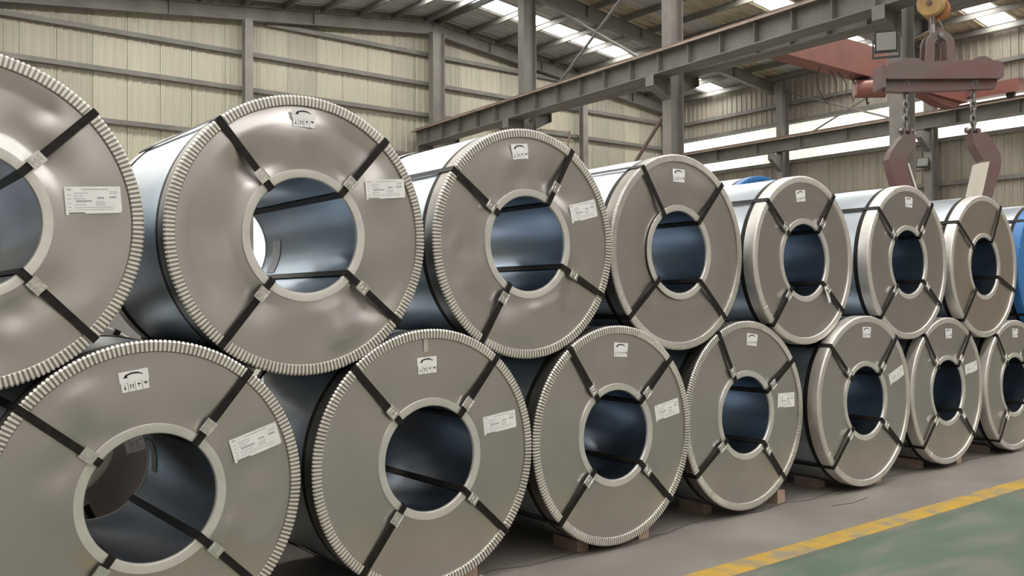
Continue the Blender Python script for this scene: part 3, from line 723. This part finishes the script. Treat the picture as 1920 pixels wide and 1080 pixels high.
    if bore_label:
        a0, a1, y0, y1 = bore_label; b = MB(); n = 8; vs = []
        for i in range(n + 1):
            t = math.radians(a0 + (a1 - a0) * i / n)
            vs += [((rin + 0.0005) * math.cos(t), y0, (rin + 0.0005) * math.sin(t)), ((rin + 0.0005) * math.cos(t), y1, (rin + 0.0005) * math.sin(t))]
        b.add(vs, [(2 * i, 2 * i + 2, 2 * i + 3, 2 * i + 1) for i in range(n)]); P(b, 'bore_label', M['paper'], 60)
    return root
LY = 0.0005      # face labels sit just proud of the cover
def handling_label_root(P, root, O, arrow, df):
    r, ang = arrow; h = bpy.data.objects.new('tmp', None)
    a = math.radians(ang); yb = 0.010 + min(df(r * math.cos(a) + dx, r * math.sin(a) + dz) for dx in (-.06, -.04, -.02, 0, .02, .04, .06) for dz in (-.045, -.03, -.015, 0, .015, .03, .045)) - 0.0010
    bpy.data.objects.remove(h)
    before = set(bpy.data.objects)
    handling_label(root, r, ang, yb, ang - 90)
    for o in set(bpy.data.objects) - before:
        if o.parent == root: o.location = O
def shipping_at(root, O, r, ang, w_, h_, rot, df):
    before = set(bpy.data.objects)
    F = placed(ang, r, 0, rot)
    yb = 0.010 + min(df(q.x, q.z) for q in [F(w_ * i / 6, -h_ * j / 4) for i in range(7) for j in range(5)]) - 0.0008
    shipping_label(root, r, ang, w_, h_, rot, yb)
    for o in set(bpy.data.objects) - before:
        if o.parent == root: o.location = O

LN = 1.0
# top row, left to right
coil(-0.512, 0.002, 1.723, 0.621, 0.254, LN, (135, 45.0, -135, -45), 'upper coil cut off by the left edge of the photo', 210, None, (0.357, 23.4, 0.203, 0.105, 4.5), 0.019, 21)
coil(0.800, -0.008, 1.719, 0.618, 0.254, 1.06, (130, 48.5, -129, -40), 'upper dented coil with daylight showing through its bore', 212, (0.517, 92.0), (0.396, 42.4, 0.211, 0.09, 6.0), 0.019, 34, bore_label=(-33, 8, 0.85, 0.95), buck=(0.325, 0.325, 0.335, 0.36))
coil(2.099, 0.019, 1.727, 0.611, 0.253, LN, (144, 59.5, -122, -27.5), 'upper coil third from left, with tilted shipping label near its rim', 212, (0.491, 97.3), (0.366, 37.3, 0.20, 0.10, 14.0), 0.009, 8, buck=(0.32, 0.36, 0.34, 0.35))
coil(3.322, 0.039, 1.717, 0.603, 0.253, LN, (123.5, 48, -139, -44.5), 'upper coil fourth from left, finely crimped rim and no shipping label', 330, (0.474, 90.7), None, 0.0025, 4, dish=0.010, buck=(0,))
coil(4.609, 0.016, 1.695, 0.594, 0.254, LN, (138, 53.5, -131, -38.7), 'upper coil fifth from left, smooth rim and small white paper tag', 0, (0.453, 95.9), None, 0.0018, 5)
coil(5.986, -0.002, 1.709, 0.612, 0.254, LN, (138.5, 52.5, -135.2, -35.5), 'upper coil sixth from left, brownish face, below the left hook', 0, (0.479, 88.3), None, 0.0018, 6)
coil(7.263, -0.012, 1.698, 0.625, 0.255, LN, (143.8, 60.5, -132, -20.7), 'upper bare steel coil farthest right, pinkish face without labels', 0, None, None, 0.0022, 7, buck=(0,), cover='cover_warm')
coil(8.560, 0.0, 1.705, 0.625, 0.254, LN, (135, 45, -135, -45), 'coil with blue end cover cut off by the right edge of the photo', 0, None, None, 0.001, 9, blue=True, cat='wrapped coil', group='coils with blue covers', buck=(0,))
# bottom row, left to right
coil(0.135, -0.028, 0.652, 0.624, 0.254, 0.96, (141, 50.5, -127.6, -44.7), 'lower coil nearest the camera, cut by the bottom left corner', 214, (0.475, 98.6), (0.363, 32.6, 0.216, 0.10, 16.7), 0.009, 12, bore_label=(-10, 26, 0.80, 0.88), buck=(0.31, 0.34, 0.33, 0.345))
coil(1.454, -0.010, 0.658, 0.629, 0.255, LN, (132.5, 50, -127.8, -43), 'lower coil second from left, tape strip under its top rim', 216, (0.456, 92.8), (0.358, 29.0, 0.209, 0.092, 6.7), 0.0028, 15)
coil(2.715, -0.011, 0.653, 0.623, 0.254, LN, (125.5, 42.8, -135, -44), 'lower coil third from left, fluted rim, timber chocks both sides', 226, (0.486, 85.4), (0.344, 23.8, 0.21, 0.095, 9.8), 0.0024, 17)
coil(3.964, 0.037, 0.658, 0.621, 0.254, LN, (117.8, 34, -146.4, -49.5), 'lower coil fourth from left, level shipping label at its right', 240, (0.50, 82.5), (0.36, 19.3, 0.19, 0.10, -1.0), 0.0022, 18)
coil(5.291, -0.032, 0.662, 0.633, 0.255, LN, (137.8, 47.2, -135.2, -38), 'lower coil fifth from left, steeply tilted shipping label', 0, (0.509, 87.8), (0.364, 28.5, 0.215, 0.086, 19.2), 0.0020, 19)
coil(6.612, 0.004, 0.648, 0.612, 0.255, LN, (129.6, 50.9, -135, -43.4), 'lower coil sixth from left, shiny bore and slightly tilted label', 0, (0.478, 88.4), (0.347, 34.5, 0.22, 0.087, 9.0), 0.0030, 20)
coil(7.825, -0.014, 0.622, 0.594, 0.253, LN, (128.5, 50, -126, -45), 'lower coil farthest right, cut by the right edge', 0, (0.475, 88.2), None, 0.0030, 22)
coil(9.070, 0.0, 0.640, 0.61, 0.254, LN, (135, 45, -135, -45), 'lower coil beyond the right edge, under the upper coil with blue end cover', 0, None, None, 0.002, 23)
coil(-1.150, 0.0, 0.652, 0.622, 0.254, LN, (135, 45, -135, -45), 'lower coil beyond the left edge, under the cut off upper coil', 210, None, None, 0.003, 24)
# coils standing behind the front row
coil(0.08, 1.44, 0.690, 0.660, 0.254, LN, (120, 62, -120, -66), 'coil behind the front row, glimpsed through the nearest lower bore', 0, None, (0.335, 1.0, 0.10, 0.10, 14.0), 0.003, 31)
for k, xx in enumerate((1.46, 2.80)):
    coil(xx, 1.44, 0.665, 0.635, 0.254, LN, (135, 45, -135, -45), ['first', 'second', 'third', 'fourth'][k] + ' coil of the hidden row behind the lower bores, counted rightwards', 0, None, None, 0.002, 40 + k)
coil(0.88, 2.75, 0.785, 0.755, 0.254, LN, (135, 45, -135, -45), 'coil far behind, dark in the gap between the two leftmost upper coils', 0, None, None, 0.002, 46)
coil(-1.24, 1.44, 0.665, 0.635, 0.254, LN, (135, 45, -135, -45), 'unseen lower coil added to carry the light-blocking coil behind the left edge', 0, None, None, 0.002, 51)  # unseen; added as support for the bore-blocking coil above
coil(-0.55, 1.44, 1.79, 0.645, 0.254, LN, (135, 45, -135, -45), 'unseen upper coil added to darken the bore of the coil cut by the left edge', 0, None, None, 0.002, 52)  # unseen; added to keep daylight out of the front coil's bore
bx, by = 7.50, 2.5
coil(bx - 0.735, by, 0.745, 0.715, 0.254, 1.1, (135, 45, -135, -45), 'left lower coil of the stack behind, under the blue coil', 0, None, None, 0.002, 32)
coil(bx + 0.735, by, 0.745, 0.715, 0.254, 1.1, (135, 45, -135, -45), 'right lower coil of the stack behind, under the blue coil', 0, None, None, 0.002, 33)
coil(bx, by, 2.045, 0.75, 0.254, 1.1, (135, 45, -135, -45), 'coil with blue end cover peeking over the upper row behind', 0, None, None, 0.001, 35, blue=True, cat='wrapped coil', group='coils with blue covers', buck=(0,))

# small paper bits on two coils
root = [o for o in bpy.data.objects if o.get('label', '').startswith('lower coil second from left')][0]
F = placed(93, 0.575, 0.006, 93); b = MB(); slab(b, F, -0.055, 0.02, -0.012, 0.012, 0, 0.0006); b.build('tape_strip', M['tape'], root, False, (0, 0, 0.629))
root = [o for o in bpy.data.objects if o.get('label', '').startswith('upper coil fifth')][0]
F = placed(-38, 0.30, -0.008, -63); b = MB(); slab(b, F, -0.01, 0.12, -0.03, -0.002, 0, 0.0008); b.build('paper_tag', M['paper'], root, False, (0, 0, 0.594))

# timber chocks --------------------------------------------------------------------
def chock(cx, cz, R, side, y0, ln, off, m, label):
    xi, xo = side * off, side * (off + 0.085)
    def under(x): return cz - math.sqrt(R * R - x * x)
    b = MB()
    hi_ = min(under(xi), 0.09) - 0.004; ho = min(under(xo) - 0.004, 0.085)
    pts = [(xi, 0), (xo, 0), (xo, ho), (xi, hi_)]
    ox = (xi + xo) / 2
    b.prism([(p[0] - ox, p[1]) for p in pts], 1, 0, ln)
    o = b.build('timber_chock', M[m], None, False, (cx + ox, y0, 0)); tag(o, label, 'wood block', 'timber chocks'); return o
NM = ['nearest', 'second', 'third', 'fourth', 'fifth', 'sixth', 'seventh']
for i, (cx, cz, R) in enumerate([(0.135, 0.652, 0.624), (1.454, 0.658, 0.629), (2.715, 0.653, 0.623), (3.964, 0.658, 0.621), (5.291, 0.662, 0.633), (6.612, 0.648, 0.612), (7.825, 0.622, 0.594)]):
    chock(cx, cz, R, -1, (0.09, 0.09, 0.09, 0.23, 0.24, 0.16, 0.16)[i], 0.21, 0.14, 'wood2', 'dull timber chock wedged at the left foot of the %s lower coil' % NM[i])
    chock(cx, cz, R, 1, 0.07 if i != 3 else 0.12, 0.24, (0.24, 0.24, 0.25, 0.43, 0.28, 0.25, 0.25)[i], 'wood', 'pale timber chock wedged at the right foot of the %s lower coil' % NM[i])
for k, (x, y) in enumerate([(1.80, 0.06), (1.36, -0.28)]):
    b = MB(); b.prism([(-0.014, 0), (0.012, 0), (0.016, 0.008), (0.004, 0.014), (-0.012, 0.010)], 1, -0.012, 0.010)
    o = b.build('paper_scrap', M['liner'], None, False, (x, y, 0)); tag(o, ['small pale scrap on the concrete beside the slab joint', 'small pale scrap on the concrete near the bottom edge'][k], 'scrap', 'scraps on the floor')
# small rail frame fixed to the far side of the second middle column
q = [on_y(u, v, 18.75) for u, v in [(1012, 243), (1070, 248), (1012, 258), (1072, 263), (1068, 247), (1064, 292)]]
r = empty('rail_frame', q[0]); tag(r, 'small pale rail frame beside the column above the third upper coil', 'frame')
for k, (a_, c_) in enumerate(((0, 1), (2, 3), (4, 5))):
    b = MB(); b.bar(q[a_] - q[0], q[c_] - q[0], 0.05, 0.05); b.build('rail' if k < 2 else 'post', M['edge'], r)
